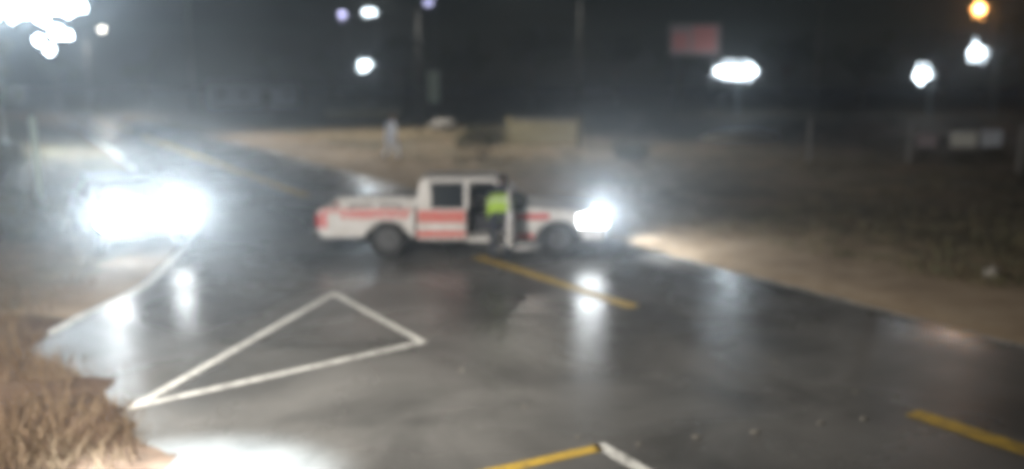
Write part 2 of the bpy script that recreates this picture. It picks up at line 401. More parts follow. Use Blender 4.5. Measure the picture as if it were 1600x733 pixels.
# ------------------------------------------------------------------ wheels
def wheel(parent, x, y, r, wdt, out, nm='wheel'):
    bm = BM(); prof = [(r*.60, -wdt/2), (r*.90, -wdt/2), (r, -wdt*.32), (r, wdt*.32), (r*.90, wdt/2), (r*.60, wdt/2)]
    n = 28; rings = []
    for i in range(n):
        a = 2*math.pi*i/n; rings.append([bm.verts.new((math.cos(a)*q, yy, math.sin(a)*q)) for q, yy in prof])
    for i in range(n):
        for k in range(len(prof)):
            bm.faces.new((rings[i][k], rings[i][(k+1) % 6], rings[(i+1) % n][(k+1) % 6], rings[(i+1) % n][k]))
    wh = bpy.data.objects.new(nm, None); COL.objects.link(wh); wh.parent = parent; wh.location = (x, y, r)
    obj('tyre', bm, M['rubber'], wh, True)
    bm = BM(); tube(bm, (0, out*wdt*.1, 0), (0, out*wdt*.34, 0), r*.61, r*.58, 24); tube(bm, (0, out*wdt*.34, 0), (0, out*wdt*.47, 0), r*.30, r*.22, 16)
    for k in range(6):
        a = k*math.pi/3; tube(bm, (math.cos(a)*r*.42, out*wdt*.33, math.sin(a)*r*.42), (math.cos(a)*r*.42, out*wdt*.37, math.sin(a)*r*.42), r*.07, r*.07, 8)
    obj('rim', bm, M['rim'], wh)
    return wh
def arch(cx, r, n=12): return [(cx+r*math.cos(math.pi*(1-i/n)), max(.34, .33+r*math.sin(math.pi*(1-i/n)))) for i in range(n+1)]

# ------------------------------------------------------------------ pickup truck
tc = (G(605, 404)+G(875, 402))/2
yaw = math.atan2(G(875, 402).y-G(605, 404).y, G(875, 402).x-G(605, 404).x) - R(2)
WH = .8
tp = Vector((tc.x, tc.y+WH, 0)); 
truck = thing('pickup_truck', 'white and red pickup truck across the road with its door open', 'pickup truck', tp, yaw)
sx = (G(875, 402)-G(605, 404)).length/3.07
XR, XF = -1.55, 1.52                     # axles
W2 = .84
def side_strip(bm, pts, y0, y1): prism(bm, pts, y0, y1)
bm = BM()
# cab rear part, front part with bonnet, far side complete
prism(bm, [(-1.02, .36), (-.13, .36), (-.13, 1.0), (-1.02, 1.0)], -W2, W2)
prism(bm, [(-.13, .36), (.70, .36), (.70, .98), (-.13, .98)], .35, W2)                      # far side of the cab
prism(bm, [(-.13, .32), (.70, .32), (.70, .42), (-.13, .42)], -W2, .35)                     # sill and floor
prism(bm, [(.70, .36)] + [(XF-.42, .36)] + arch(XF, .42)[1:-1] + [(XF+.42, .36), (2.32, .36), (2.36, .50), (2.34, .78), (2.24, .90), (1.65, .97), (1.02, 1.02), (.70, 1.0)], -W2, W2)
body = obj('body', bm, M['wpaint'], truck, bevel=.035)
bm = BM()
bp = [(-2.75, .42)] + [(XR-.43, .42)] + [(x, max(z, .42)) for x, z in arch(XR, .42)[1:-1]] + [(XR+.43, .42), (-1.06, .42), (-1.06, 1.0), (-2.75, 1.0)]
prism(bm, bp, -W2, -W2+.07); prism(bm, bp, W2-.07, W2)
box(bm, (-1.9, 0, .56), (1.64, 1.5, .05)); box(bm, (-1.09, 0, .78), (.05, 1.53, .40))
obj('bed', bm, M['wpaint'], truck, bevel=.02)
bm = BM(); box(bm, (-2.775, 0, .74), (.05, 1.66, .46)); tg = obj('tailgate', bm, M['wpaint'], truck, bevel=.02)
bm = BM(); box(bm, (-2.805, 0, .88), (.02, .25, .06)); obj('handle', bm, M['black'], tg)
bm = BM(); tube(bm, (-2.2, -W2+.02, 1.07), (-1.3, -W2+.02, 1.07), .02); tube(bm, (-2.2, -W2+.02, .99), (-2.2, -W2+.02, 1.07), .02); tube(bm, (-1.3, -W2+.02, .99), (-1.3, -W2+.02, 1.07), .02)
obj('bed_rail', bm, M['chrome'], truck, True); bm = BM()
tube(bm, (-2.2, W2-.02, 1.07), (-1.3, W2-.02, 1.07), .02); tube(bm, (-2.2, W2-.03, .99), (-2.2, W2-.03, 1.07), .02); tube(bm, (-1.3, W2-.03, .99), (-1.3, W2-.03, 1.07), .02)
obj('bed_rail', bm, M['chrome'], truck, True)
# roof and pillars
bm = BM()
rp = [(-.98, -.70, 1.50), (.42, -.66, 1.50), (.42, .66, 1.50), (-.98, .70, 1.50)]
vb = [bm.verts.new(p) for p in rp]; vt = [bm.verts.new((p[0]*.93-.02, p[1]*.9, 1.585)) for p in rp]
bm.faces.new(vb[::-1]); bm.faces.new(vt)
for i in range(4): bm.faces.new((vb[i], vb[(i+1) % 4], vt[(i+1) % 4], vt[i]))
for sy in (-1, 1):
    tube(bm, (-.98, sy*.79, .98), (-.93, sy*.68, 1.52), .06, .05, 8)
    tube(bm, (-.13, sy*.80, .98), (-.13, sy*.68, 1.52), .05, .045, 8)
    tube(bm, (.98, sy*.79, .98), (.40, sy*.66, 1.52), .045, .04, 8)
prism(bm, [(-1.02, 1.0), (-.74, 1.0), (-.78, 1.52), (-.97, 1.52)], -.775, -.70)
prism(bm, [(-1.02, 1.0), (-.74, 1.0), (-.78, 1.52), (-.97, 1.52)], .70, .775)
obj('roof', bm, M['wpaint'], truck, bevel=.025)
def pane(name, pts, parent, th=.012, m='glass'):
    bm = BM(); pts = [Vector(p) for p in pts]; n = (pts[1]-pts[0]).cross(pts[2]-pts[0]).normalized()*th
    a = [bm.verts.new(p) for p in pts]; b = [bm.verts.new(p+n) for p in pts]; k = len(pts)
    bm.faces.new(a); bm.faces.new(b[::-1])
    for i in range(k): bm.faces.new((a[i], b[i], b[(i+1) % k], a[(i+1) % k]))
    return obj(name, bm, M[m], parent)
pane('windscreen', [(.99, -.74, 1.0), (.99, .74, 1.0), (.42, .62, 1.5), (.42, -.62, 1.5)], truck)
pane('rear_window', [(-1.0, -.68, 1.02), (-.95, -.60, 1.48), (-.95, .60, 1.48), (-1.0, .68, 1.02)], truck)
pane('side_window', [(-.76, -.795, 1.0), (-.15, -.795, 1.0), (-.15, -.685, 1.49), (-.78, -.685, 1.49)], truck)
pane('side_window', [(-.76, .795, 1.0), (-.78, .685, 1.49), (-.15, .685, 1.49), (-.15, .795, 1.0)], truck)
pane('side_window', [(-.10, .795, 1.0), (-.10, .685, 1.49), (.38, .665, 1.49), (.90, .785, 1.0)], truck)
bm = BM(); box(bm, (.22, .0, .62), (.55, .62, .34)); box(bm, (-.06, 0, 1.0), (.12, .60, .62)); obj('seat', bm, M['interior'], truck, bevel=.05)
bm = BM(); box(bm, (.83, .0, .86), (.20, 1.3, .25)); obj('dashboard', bm, M['interior'], truck, bevel=.03)
bm = BM(); bmesh.ops.create_circle(bm, segments=20, radius=.17, matrix=Matrix.Translation((.62, .36, 1.0)) @ Matrix.Rotation(R(70), 4, 'Y')); 
for e in list(bm.edges): pass
me_v = [v.co.copy() for v in bm.verts]; bm.free(); bm = BM()
for i in range(len(me_v)): tube(bm, me_v[i-1], me_v[i], .014, n=6)
obj('steering_wheel', bm, M['black'], truck)
# open door, hinged at its front edge
dr = bpy.data.objects.new('door', None); COL.objects.link(dr); dr.parent = truck; dr.location = (.72, -W2-.01, 0); dr.rotation_euler = (0, 0, R(84))
dr['label'] = 'open white door seen almost edge-on'
bm = BM(); prism(bm, [(-.82, .40), (0, .40), (0, 1.0), (-.82, 1.0)], -.03, .05); obj('door_panel', bm, M['wpaint'], dr, bevel=.02)
bm = BM()
for a, b in (((-.80, 1.0), (-.78, 1.48)), ((-.78, 1.48), (-.30, 1.48)), ((-.30, 1.48), (0, 1.02))): tube(bm, (a[0], .01, a[1]), (b[0], .01, b[1]), .022, n=8)
obj('window_frame', bm, M['wpaint'], dr)
pane('window_glass', [(-.78, .01, 1.0), (-.02, .01, 1.0), (-.30, .01, 1.46), (-.76, .01, 1.46)], dr)
bm = BM(); box(bm, (-.08, -.12, 1.06), (.08, .16, .14)); obj('wing_mirror', bm, M['black'], dr, bevel=.02)
bm = BM(); box(bm, (-.72, -.045, .86), (.13, .03, .03)); obj('handle', bm, M['black'], dr)
# decals along both sides
def decal(rects, m, name):
    for sy in (-1, 1):
        if name == 'decal_lettering':
            bm = BM()
            for x0, x1, z0, z1 in rects: box(bm, ((x0+x1)/2, sy*(W2+.002), (z0+z1)/2), (x1-x0, .006, z1-z0))
            obj(name, bm, m, truck)
        else:
            for x0, x1, z0, z1 in rects:
                bm = BM(); box(bm, ((x0+x1)/2, sy*(W2+.002), (z0+z1)/2), (x1-x0, .006, z1-z0)); obj(name, bm, m, truck)
decal([(-2.70, -2.62, .6, .92)] + [(-2.35+k*.135, -2.35+k*.135+random.uniform(.07, .10), .80, .91) for k in range(9)], M['red'], 'decal_lettering')
decal([(-1.00, -.16, .72, .96), (-1.08+.06, -.16, .43, .56)], M['pink'], 'decal_block')
decal([(.78, 1.07, .40, .50), (.78, 1.35, .78, .90)], M['red'], 'decal_stripe')
decal([(-2.72, -1.10, .925, .985)], M['pink'], 'decal_band')
wheel(truck, XR, -W2+.12, .335, .22, -1); wheel(truck, XF, -W2+.12, .335, .22, -1); wheel(truck, XR, W2-.12, .335, .22, 1); wheel(truck, XF, W2-.12, .335, .22, 1)
bm = BM(); box(bm, (2.40, 0, .50), (.14, 1.66, .20)); obj('front_bumper', bm, M['chrome'], truck, bevel=.04)
bm = BM(); box(bm, (2.345, 0, .72), (.05, .85, .17)); obj('grille', bm, M['black'], truck, bevel=.01)
bm = BM(); box(bm, (-2.84, 0, .48), (.10, 1.5, .14)); obj('rear_bumper', bm, M['chrome'], truck, bevel=.03)
bm = BM(); box(bm, (0, 0, .30), (4.4, .7, .14)); obj('chassis', bm, M['black'], truck)
HL = emis('headlight_lens', (.90, .96, 1), 42)
for sy in (-1, 1):
    bm = BM(); box(bm, (2.31, sy*.68, .72), (.12, .30, .16)); obj('headlight', bm, HL, truck, bevel=.03)
    bm = BM(); box(bm, (-2.77, sy*.80, .76), (.09, .09, .30)); obj('tail_light', bm, M['tail'], truck, bevel=.01)
    bm = BM(); box(bm, (2.08, sy*.838, .76), (.40, .03, .22)); obj('corner_light', bm, HL if sy < 0 else M['amber'], truck, bevel=.01)
for c_ in truck.children:
    if not c_.name.startswith('wheel'): c_.scale.z = .90
mw = Matrix.Translation(tp) @ Matrix.Rotation(yaw, 4, 'Z')
def tl(x, y, z): return mw @ Vector((x, y, z))
lamp_light('truck_headlight_glare', tl(2.20, -.93, .74), Vector((2.0, 0, 5.0)), 9500, (.88, .95, 1), 32, .9, .07)
lamp_light('truck_headlight_beam', tl(2.5, -.6, .74), tl(9, -2.0, .1), 350, (.9, .95, 1), 110, .8, .07)
lamp_light('truck_headlight_beam', tl(2.5, .6, .74), tl(9, 1.2, .1), 300, (.9, .95, 1), 110, .8, .07)

# ------------------------------------------------------------------ car at the verge, hidden in its own glare
cp = on(228, 392); cyaw = math.atan2(-cp.y+0.0, 1.0-cp.x) + R(8)
car = thing('hatchback_car', 'silver car on the left verge with dazzling headlights facing the view', 'car', (cp.x-1.7*math.cos(cyaw), cp.y-1.7*math.sin(cyaw), gz(cp.x, cp.y)), cyaw)
bm = BM(); prism(bm, [(-1.9, .30), (-1.57, .30)] + [(x, z-.04) for x, z in arch(-1.2, .36)[1:-1]] + [(-.84, .28), (.84, .28)] + [(x, z-.04) for x, z in arch(1.2, .36)[1:-1]] + [(1.57, .30), (1.92, .30), (1.96, .5), (1.90, .72), (1.7, .80), (.95, .90), (-1.7, .93), (-1.93, .85), (-1.95, .5)], -.8, .8)
obj('body', bm, M['silver'], car, bevel=.06)
bm = BM(); lo_ = [(.98, .72), (-1.7, .72)]; 
v0 = [bm.verts.new(p) for p in ((.98, -.72, .89), (.98, .72, .89), (-1.75, .72, .91), (-1.75, -.72, .91))]; v1 = [bm.verts.new(p) for p in ((.25, -.56, 1.38), (.25, .56, 1.38), (-1.35, .56, 1.38), (-1.35, -.56, 1.38))]
for i in range(4): bm.faces.new((v0[i], v0[(i+1) % 4], v1[(i+1) % 4], v1[i]))
bm.faces.new(v0); bm.faces.new(v1); obj('windows', bm, M['glass'], car, bevel=.03)
bm = BM(); box(bm, (-.55, 0, 1.40), (1.66, 1.14, .05)); 
for sy in (-1, 1):
    for a, b in (((.98, .73, .90), (.25, .57, 1.39)), ((-.35, .74, .90), (-.4, .575, 1.39)), ((-1.75, .73, .91), (-1.35, .57, 1.39))): tube(bm, (a[0], sy*a[1], a[2]), (b[0], sy*b[1], b[2]), .035, n=8)
obj('roof', bm, M['silver'], car, bevel=.02)
for x in (-1.2, 1.2):
    for sy in (-1, 1): wheel(car, x, sy*.70, .30, .19, sy)
bm = BM(); box(bm, (1.93, 0, .60), (.06, .8, .14)); obj('grille', bm, M['black'], car, bevel=.01)
bm = BM(); box(bm, (1.96, 0, .40), (.10, 1.5, .16)); obj('bumper', bm, M['black'], car, bevel=.03)
CARP = 13500
HC = emis('car_headlight_lens', (.92, .97, 1), 120)
car.scale.z = .86
HC2 = emis('dimmed_headlight_lens', (.92, .97, 1), 25)  # dimmed to weaken this headlight's reflection on the wet road
cm = Matrix.Translation(car.location) @ Matrix.Rotation(cyaw, 4, 'Z')
for sy in (-1, 1):
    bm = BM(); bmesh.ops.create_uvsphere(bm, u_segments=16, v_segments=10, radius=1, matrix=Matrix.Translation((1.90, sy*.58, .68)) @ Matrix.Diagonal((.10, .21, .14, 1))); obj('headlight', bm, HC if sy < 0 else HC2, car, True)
    bm = BM(); box(bm, (.80, sy*.86, .96), (.12, .14, .11)); obj('wing_mirror', bm, M['black'], car, bevel=.03)
    l = cm @ Vector((2.08, sy*.58, .68)); lamp_light('car_headlight_glare', l, Vector((.5, 0, 5.4)), CARP, (.90, .97, 1), 38, .9, .09)

# ------------------------------------------------------------------ people
def person(label, cat, loc, rz, joints, bones, fmat, extras=None, group=None):
    root = thing('person', label, cat, loc, rz, group)
    names = list(joints); bm = BM(); vs = {n: bm.verts.new(joints[n][0]) for n in names}
    for a, b in bones: bm.edges.new((vs[a], vs[b]))
    me = bpy.data.meshes.new('body'); bm.to_mesh(me); bm.free()
    o = bpy.data.objects.new('body', me); COL.objects.link(o); o.parent = root
    sk = o.modifiers.new('skin', 'SKIN'); sk.use_smooth_shade = True
    lay = me.skin_vertices[0].data if me.skin_vertices else None
    if lay is None:
        raise RuntimeError('no skin layer')
    for i, n in enumerate(names):
        r = joints[n][1]; lay[i].radius = (r, r) if not isinstance(r, tuple) else r; lay[i].use_root = (n == 'pelvis')
    ss = o.modifiers.new('sub', 'SUBSURF'); ss.levels = 2; ss.render_levels = 2
    dg = bpy.context.evaluated_depsgraph_get(); dg.update(); ev = bpy.data.meshes.new_from_object(o.evaluated_get(dg))
    o.modifiers.clear(); o.data = ev; ev.materials.clear()
    mats = ['skin', 'navy', 'paleblue', 'lime', 'hair']
    for m in mats: ev.materials.append(M[m])
    jb = [(Vector(joints[a][0]), Vector(joints[b][0]), a, b) for a, b in bones]
    for p in ev.polygons:
        c = p.center; best = None
        for a, b, na, nb in jb:
            d = b-a; t = max(0, min(1, (c-a).dot(d)/max(d.length_squared, 1e-9))); q = (c-a-d*t).length
            if best is None or q < best[0]: best = (q, na, nb, t)
        p.material_index = mats.index(fmat(best[1], best[2], best[3])); p.use_smooth = True
    if extras: extras(root)
    return root
def skinlayer_fix():
    pass
def fingers(J, Bn, side, wrist, d, out, pal):
    # palm and five fingers of unequal length; d = towards the fingertips, out = thumb side, pal = way the fingers curl
    w = Vector(wrist); d = Vector(d).normalized(); out = Vector(out).normalized(); pal = Vector(pal).normalized()
    J['palm'+side] = (w+d*.065, (.030, .022)); Bn.append(('wrist'+side, 'palm'+side))
    for k, (o_, L_) in enumerate(((.032, .068), (.011, .080), (-.011, .074), (-.032, .058))):
        a = w+d*.105+out*o_; b = a+d*L_*.55+pal*.012; c = b+d*L_*.35+pal*.03
        for nm, q, r in (('f%da' % k, a, .0095), ('f%db' % k, b, .0088), ('f%dc' % k, c, .0075)): J[nm+side] = (q, r)
        Bn += [('palm'+side, 'f%da' % k+side), ('f%da' % k+side, 'f%db' % k+side), ('f%db' % k+side, 'f%dc' % k+side)]
    a = w+d*.045+out*.045; b = a+d*.035+out*.012+pal*.01
    J['ta'+side] = (a, .011); J['tb'+side] = (b, .0095)
    Bn += [('palm'+side, 'ta'+side), ('ta'+side, 'tb'+side)]
BONES = [('pelvis', 'belly'), ('belly', 'chest'), ('chest', 'neckb'), ('neckb', 'neck'), ('neck', 'head'), ('head', 'crown')]
for s in 'LR':
    BONES += [('chest', 'sho'+s), ('sho'+s, 'elb'+s), ('elb'+s, 'wrist'+s), ('pelvis', 'hip'+s), ('hip'+s, 'knee'+s), ('knee'+s, 'ank'+s), ('ank'+s, 'toe'+s)]
def face(root, head, fwd, hairm='hair'):
    h = Vector(head); f = Vector(fwd).normalized(); rt = Vector((f.y, -f.x, 0)).normalized(); up = rt.cross(f)
    for s in (-1, 1):
        bm = BM(); sphere(bm, h+f*.088+rt*.032*s+up*.01, .013, n=8); obj('eye', bm, M['signpale'], root, True)
    bm = BM(); tube(bm, h+f*.09+up*.02, h+f*.118-up*.022, .008, .017, 8); obj('nose', bm, M['skin'], root, True)
    bm = BM(); box(bm, h+f*.091-up*.055, (.045, .02, .012)); obj('mouth', bm, M['tail'], root)
    for s in (-1, 1):
        bm = BM(); sphere(bm, h+rt*.092*s-up*.005, .03, .5, .8, 1, n=8); obj('ear', bm, M['skin'], root, True)
    bm = BM(); bmesh.ops.create_uvsphere(bm, u_segments=18, v_segments=12, radius=.108, matrix=Matrix.Translation(h-f*.012+up*.028))
    bmesh.ops.delete(bm, geom=[v for v in bm.verts if (v.co-h).dot(f) > .03 and (v.co-h).dot(up) < .065 or (v.co-h).dot(up) < -.05], context='VERTS')
    obj('hair', bm, M[hairm], root, True)

# officer leaning into the open doorway of the truck, seen from behind (faces +y locally)
J = {'pelvis': ((0, 0, .92), (.15, .12)), 'belly': ((0, .10, 1.02), (.15, .11)), 'chest': ((0, .28, 1.18), (.175, .12)), 'neckb': ((0, .40, 1.28), (.07, .065)),
     'neck': ((0, .45, 1.32), (.055, .055)), 'head': ((0, .53, 1.36), (.085, .095)), 'crown': ((0, .57, 1.43), (.06, .07)),
     'shoL': ((-.20, .30, 1.19), .062), 'elbL': ((-.30, .48, 1.04), .045), 'wristL': ((-.18, .68, .98), .030),
     'shoR': ((.20, .30, 1.19), .062), 'elbR': ((.30, .46, 1.06), .045), 'wristR': ((.27, .66, 1.12), .030),
     'hipL': ((-.10, -.01, .86), .095), 'kneeL': ((-.12, .03, .48), .066), 'ankL': ((-.13, -.07, .10), .045), 'toeL': ((-.14, .10, .035), .035),
     'hipR': ((.10, -.01, .86), .095), 'kneeR': ((.13, .06, .49), .066), 'ankR': ((.13, .02, .10), .045), 'toeR': ((.15, .19, .035), .035)}
Bn = list(BONES); fingers(J, Bn, 'L', J['wristL'][0], (.3, .9, -.1), (1, -.3, 0), (0, 0, -1)); fingers(J, Bn, 'R', J['wristR'][0], (-.1, .9, .2), (-1, 0, 0), (0, 0, -1))
def fm(a, b, t):
    if a in ('neck', 'head') or b in ('crown',) or a == 'neckb' and t > .4: return 'skin'
    if a[:4] in ('palm', 'wris') or a[0] in 'ft' and a[-1] in 'LR' and len(a) <= 4: return 'skin'
    if a in ('pelvis',) and b[:3] == 'hip' or a[:3] in ('hip', 'kne', 'ank'): return 'navy'
    if a[:3] in ('sho', 'elb'): return 'navy'
    return 'lime' if a == 'pelvis' else 'navy'
def vest(root):
    # high visibility jacket shell round the trunk with two silver bands
    rings = [((0, -.02, .80), .225, .16), ((0, .03, .93), .235, .16), ((0, .13, 1.06), .25, .165), ((0, .21, 1.13), .20, .13)]
    ax = Vector((0, .45, .5)).normalized()
    bm = BM(); L = []
    for c, a, b in rings:
        u = Vector((1, 0, 0)); v = ax.cross(u)
        L.append([bm.verts.new(Vector(c)+u*math.cos(q*math.pi/10)*a+v*math.sin(q*math.pi/10)*b) for q in range(20)])
    for i in range(len(L)-1):
        for q in range(20): bm.faces.new((L[i][q], L[i][(q+1) % 20], L[i+1][(q+1) % 20], L[i+1][q]))
    jk = obj('high_visibility_vest', bm, M['lime'], root, True); s = jk.modifiers.new('s', 'SOLIDIFY'); s.thickness = .012
    bm = BM()
    for (c, a, b) in (((0, .08, 1.0), .249, .172),):
        u = Vector((1, 0, 0)); v = ax.cross(u); r0 = [Vector(c)+u*math.cos(q*math.pi/12)*a+v*math.sin(q*math.pi/12)*b for q in range(24)]
        for q in range(24):
            p, n_ = r0[q], r0[(q+1) % 24]; bm.faces.new([bm.verts.new(x) for x in (p-ax*.02, n_-ax*.02, n_+ax*.02, p+ax*.02)])
    obj('reflective_band', bm, M['reflect'], jk)
    face(root, (0, .54, 1.37), (0, .95, -.25))
op = tl(.47, -1.17, 0)
person('person in lime vest and dark trousers leaning into the open truck door', 'person', (op.x, op.y, .0), yaw+R(-4), J, Bn, fm, vest)

# light figure walking on the far verge
J = {'pelvis': ((0, 0, .90), (.135, .11)), 'belly': ((0, .0, 1.06), (.13, .10)), 'chest': ((0, .01, 1.27), (.165, .11)), 'neckb': ((0, .02, 1.40), (.065, .06)),
     'neck': ((0, .03, 1.45), (.05, .05)), 'head': ((0, .045, 1.53), (.082, .09)), 'crown': ((0, .04, 1.60), (.06, .07)),
     'shoL': ((-.19, .01, 1.34), .055), 'elbL': ((-.25, -.08, 1.08), .042), 'wristL': ((-.23, .04, .86), .028),
     'shoR': ((.19, .01, 1.34), .055), 'elbR': ((.24, .08, 1.08), .042), 'wristR': ((.22, .22, .90), .028),
     'hipL': ((-.09, 0, .84), .09), 'kneeL': ((-.10, .16, .47), .065), 'ankL': ((-.10, .20, .10), .042), 'toeL': ((-.10, .36, .035), .033),
     'hipR': ((.09, 0, .84), .09), 'kneeR': ((.10, -.02, .46), .065), 'ankR': ((.10, -.24, .13), .042), 'toeR': ((.10, -.10, .035), .033)}
Bn = list(BONES); fingers(J, Bn, 'L', J['wristL'][0], (0, .2, -1), (0, 1, 0), (1, 0, 0)); fingers(J, Bn, 'R', J['wristR'][0], (0, .3, -1), (0, 1, 0), (-1, 0, 0))
def fm2(a, b, t):
    if a in ('neck', 'head') or b in ('crown',) or a == 'neckb': return 'skin'
    if a[:4] in ('palm', 'wris') or a[0] in 'ft' and a[-1] in 'LR' and len(a) <= 4: return 'skin'
    if a[:3] == 'ank': return 'hair'
    return 'paleblue'
def shirt(root):
    bm = BM(); L = []
    for z, a, b in ((.62, .24, .20), (.84, .20, .165), (1.05, .18, .15), (1.28, .205, .155), (1.385, .15, .11)):
        L.append([bm.verts.new((math.cos(q*math.pi/10)*a*(1+.04*math.sin(q*3)), math.sin(q*math.pi/10)*b*(1+.05*math.sin(q*2.3)), z)) for q in range(20)])
    for i in range(len(L)-1):
        for q in range(20): bm.faces.new((L[i][q], L[i][(q+1) % 20], L[i+1][(q+1) % 20], L[i+1][q]))
    o = obj('shirt', bm, M['paleblue'], root, True); s = o.modifiers.new('s', 'SOLIDIFY'); s.thickness = .012
    face(root, (0, .05, 1.535), (0, 1, 0))
pp = on(612, 250)
walker = person('person in pale blue clothes walking on the verge behind the truck', 'person', pp, R(-115), J, Bn, fm2, shirt)
walker.scale = (1.25, 1.25, 1.12)

# ------------------------------------------------------------------ walls, sheds, signs, posts
def low_wall(px0, px1, Y, h, m, label, cop='concrete', th=.2):
    a, b = base(px0, Y), base(px1, Y); c = (a+b)/2; L = (b-a).length
    t = thing('low_wall', label, 'wall', (c.x, c.y, min(a.z, b.z)-.05), 0)
    bm = BM(); box(bm, (0, 0, h/2), (L, th, h)); obj('wall_panel', bm, M[m], t, bevel=.01)
    bm = BM(); box(bm, (0, 0, h+.03), (L+.06, th+.1, .06)); obj('coping', bm, M[cop], t, bevel=.01)
    n = max(2, int(L/3)+1)
    for i in range(n):
        bm = BM(); box(bm, (-L/2+L*i/(n-1), -.02, (h+.12)/2), (.28, th+.14, h+.12)); obj('pier', bm, M[m], t, bevel=.01)
    return t
low_wall(795, 905, 44, 1.35, 'tanwall', 'tan wall to the right of the dark bush, behind the truck')
low_wall(508, 622, 82, .75, 'tanwall', 'long low tan wall above the person in pale blue')
# long pale shed
Y = 118; a, b = base(328, Y), base(466, Y+4); c = (a+b)/2; Ls = (b-a).length
t = thing('shed', 'long pale grey shed beside the far road, left of the round lamp', 'shed', (c.x, c.y, c.z-.1), math.atan2(b.y-a.y, b.x-a.x))
bm = BM(); box(bm, (0, 2.5, 1.4), (Ls, 5, 2.8)); obj('wall', bm, M['palewall'], t)
bm = BM(); prism(bm, [(-Ls/2-.3, 2.8), (Ls/2+.3, 2.8), (Ls/2+.3, 2.9), (-Ls/2-.3, 2.9)], -.3, 5.3); 
for v in bm.verts:
    v.co.z += .8*(1-abs(v.co.y-2.5)/2.8) if False else .12*(v.co.y)
obj('roof', bm, M['roof'], t)
for i in range(4):
    x = -Ls/2+Ls*(i+.5)/4
    if i == 2: bm = BM(); box(bm, (x, -.01, 1.05), (1.0, .06, 2.1)); obj('door', bm, M['roof'], t)
    else:
        bm = BM(); box(bm, (x, -.01, 1.8), (.7, .06, .45)); wn = obj('window', bm, M['palewall'], t); bm = BM(); box(bm, (x, -.045, 1.8), (.6, .02, .35)); obj('pane', bm, M['glass'], wn)
# reddish billboard
p0 = P(1046, 86, 76); p1 = P(1126, 38, 76); gzb = gz(p0.x+2, 76)
t = thing('billboard', 'dim red and grey billboard left of the wide floodlights', 'billboard', ((p0.x+p1.x)/2, 76, gzb), R(-8))
bl = P(1128, 104, 71); lamp_light('billboard_fill', bl, ((p0.x+p1.x)/2, 76, p0.z+1.2), 200, (1, .95, .92), 70, .8, .1)  # spot added beside the wide floodlights to brighten the billboard
bw = p1.x-p0.x; z0, z1 = p0.z-gzb, p1.z-gzb
bm = BM(); box(bm, (0, .06, (z0+z1)/2), (bw, .1, z1-z0)); obj('panel', bm, M['bbgrey'], t)
bm = BM(); box(bm, (-bw*.28, -.004, z0+(z1-z0)*.45), (bw*.32, .02, (z1-z0)*.6)); box(bm, (bw*.18, -.004, z0+(z1-z0)*.52), (bw*.46, .02, (z1-z0)*.8)); obj('red_patch', bm, M['bbred'], t)
for sx_ in (-.35, .35):
    bm = BM(); tube(bm, (bw*sx_, .16, -.1), (bw*sx_, .16, z1-.2), .07); obj('post', bm, M['steel'], t, True)
# tall pale green banner sign
pt = P(678, 112, 78); b = base(678, 78)
t = thing('banner_sign', 'tall pale green banner sign on a post behind the bush', 'sign', b, 0)
bm = BM(); tube(bm, (0, 0, -.1), (0, 0, pt.z-b.z+.15), .07); obj('post', bm, M['steel'], t, True)
bm = BM(); box(bm, (0, -.1, pt.z-b.z-1.35), (.95, .06, 2.7)); obj('panel', bm, M['greenpost'], t, bevel=.02)
# utility poles
def upole(px, top, Y, label, r=.13, cat='utility pole', cross=True):
    q = P(px, top, Y); b = base(px, Y); H = q.z-b.z
    t = thing('utility_pole', label, cat, b, 0, 'concrete utility poles')
    bm = BM(); tube(bm, (0, 0, -.1), (0, 0, H), r, r*.65, 10); obj('pole', bm, M['concrete'], t, True)
    if cross:
        bm = BM(); box(bm, (0, 0, H-.4), (1.7, .1, .1)); obj('crossarm', bm, M['bark'], t)
        for s in (-.7, 0, .7):
            bm = BM(); tube(bm, (s, 0, H-.35), (s, 0, H-.18), .05, .035, 8); obj('insulator', bm, M['concrete'], t, True)
def added_lamp(px, Y, z, label, power, side, col):  # lamp post added to light the far ground, its head above the view
    b = base(px, Y); t = thing('street_lamp', label, 'street lamp', b, 0, 'street lamps along the roads')
    bm = BM(); tube(bm, (0, 0, -.1), (0, 0, z), .08, .045, 10); obj('pole', bm, M['darksteel'], t, True)
    bm = BM(); tube(bm, (0, 0, z-.05), (side*2.4, -.6, z+.15), .04, .03, 8); obj('arm', bm, M['steel'], t, True)
    bm = BM(); box(bm, (side*2.6, -.7, z+.15), (.6, .28, .12)); hs = obj('lamp_head', bm, M['steel'], t, bevel=.03)
    bm = BM(); box(bm, (side*2.6, -.7, z+.082), (.45, .2, .01)); obj('lens', bm, emis('added_lamp_lens', col, 5), hs)
    lamp_light('added_downlight', (b.x+side*2.6, Y-.7, b.z+z), (b.x+side*2.6, Y-3, 0), power, col, 124, .5, .12)
added_lamp(905, 42, 8.9, 'tall dark lamp post added at the right end of the tan wall to light the far ground', 3000, -1, (1, .93, .82))
added_lamp(655, 56, 9.6, 'tall dark lamp post added between the round lamp and the banner sign to light the far ground', 6500, -1, (1, .93, .84))
upole(1275, -90, 85, 'concrete utility pole between the wide floodlights and the lower right lamp')
upole(300, -40, 105, 'concrete utility pole left of the long pale shed')
# left post
b = on(67, 337); q = P(61, 186, b.y)
t = thing('marker_post', 'slim pale green post on the left verge', 'post', b, 0)
H = q.z-b.z
bm = BM(); tube(bm, (0, 0, -.1), (-.05, 0, H), .085, .07, 10); obj('post', bm, M['greenpost'], t, True)
bm = BM(); tube(bm, (-.05, 0, H), (-.05, 0, H+.06), .07, .03, 10); obj('cap', bm, M['greenpost'], t, True)
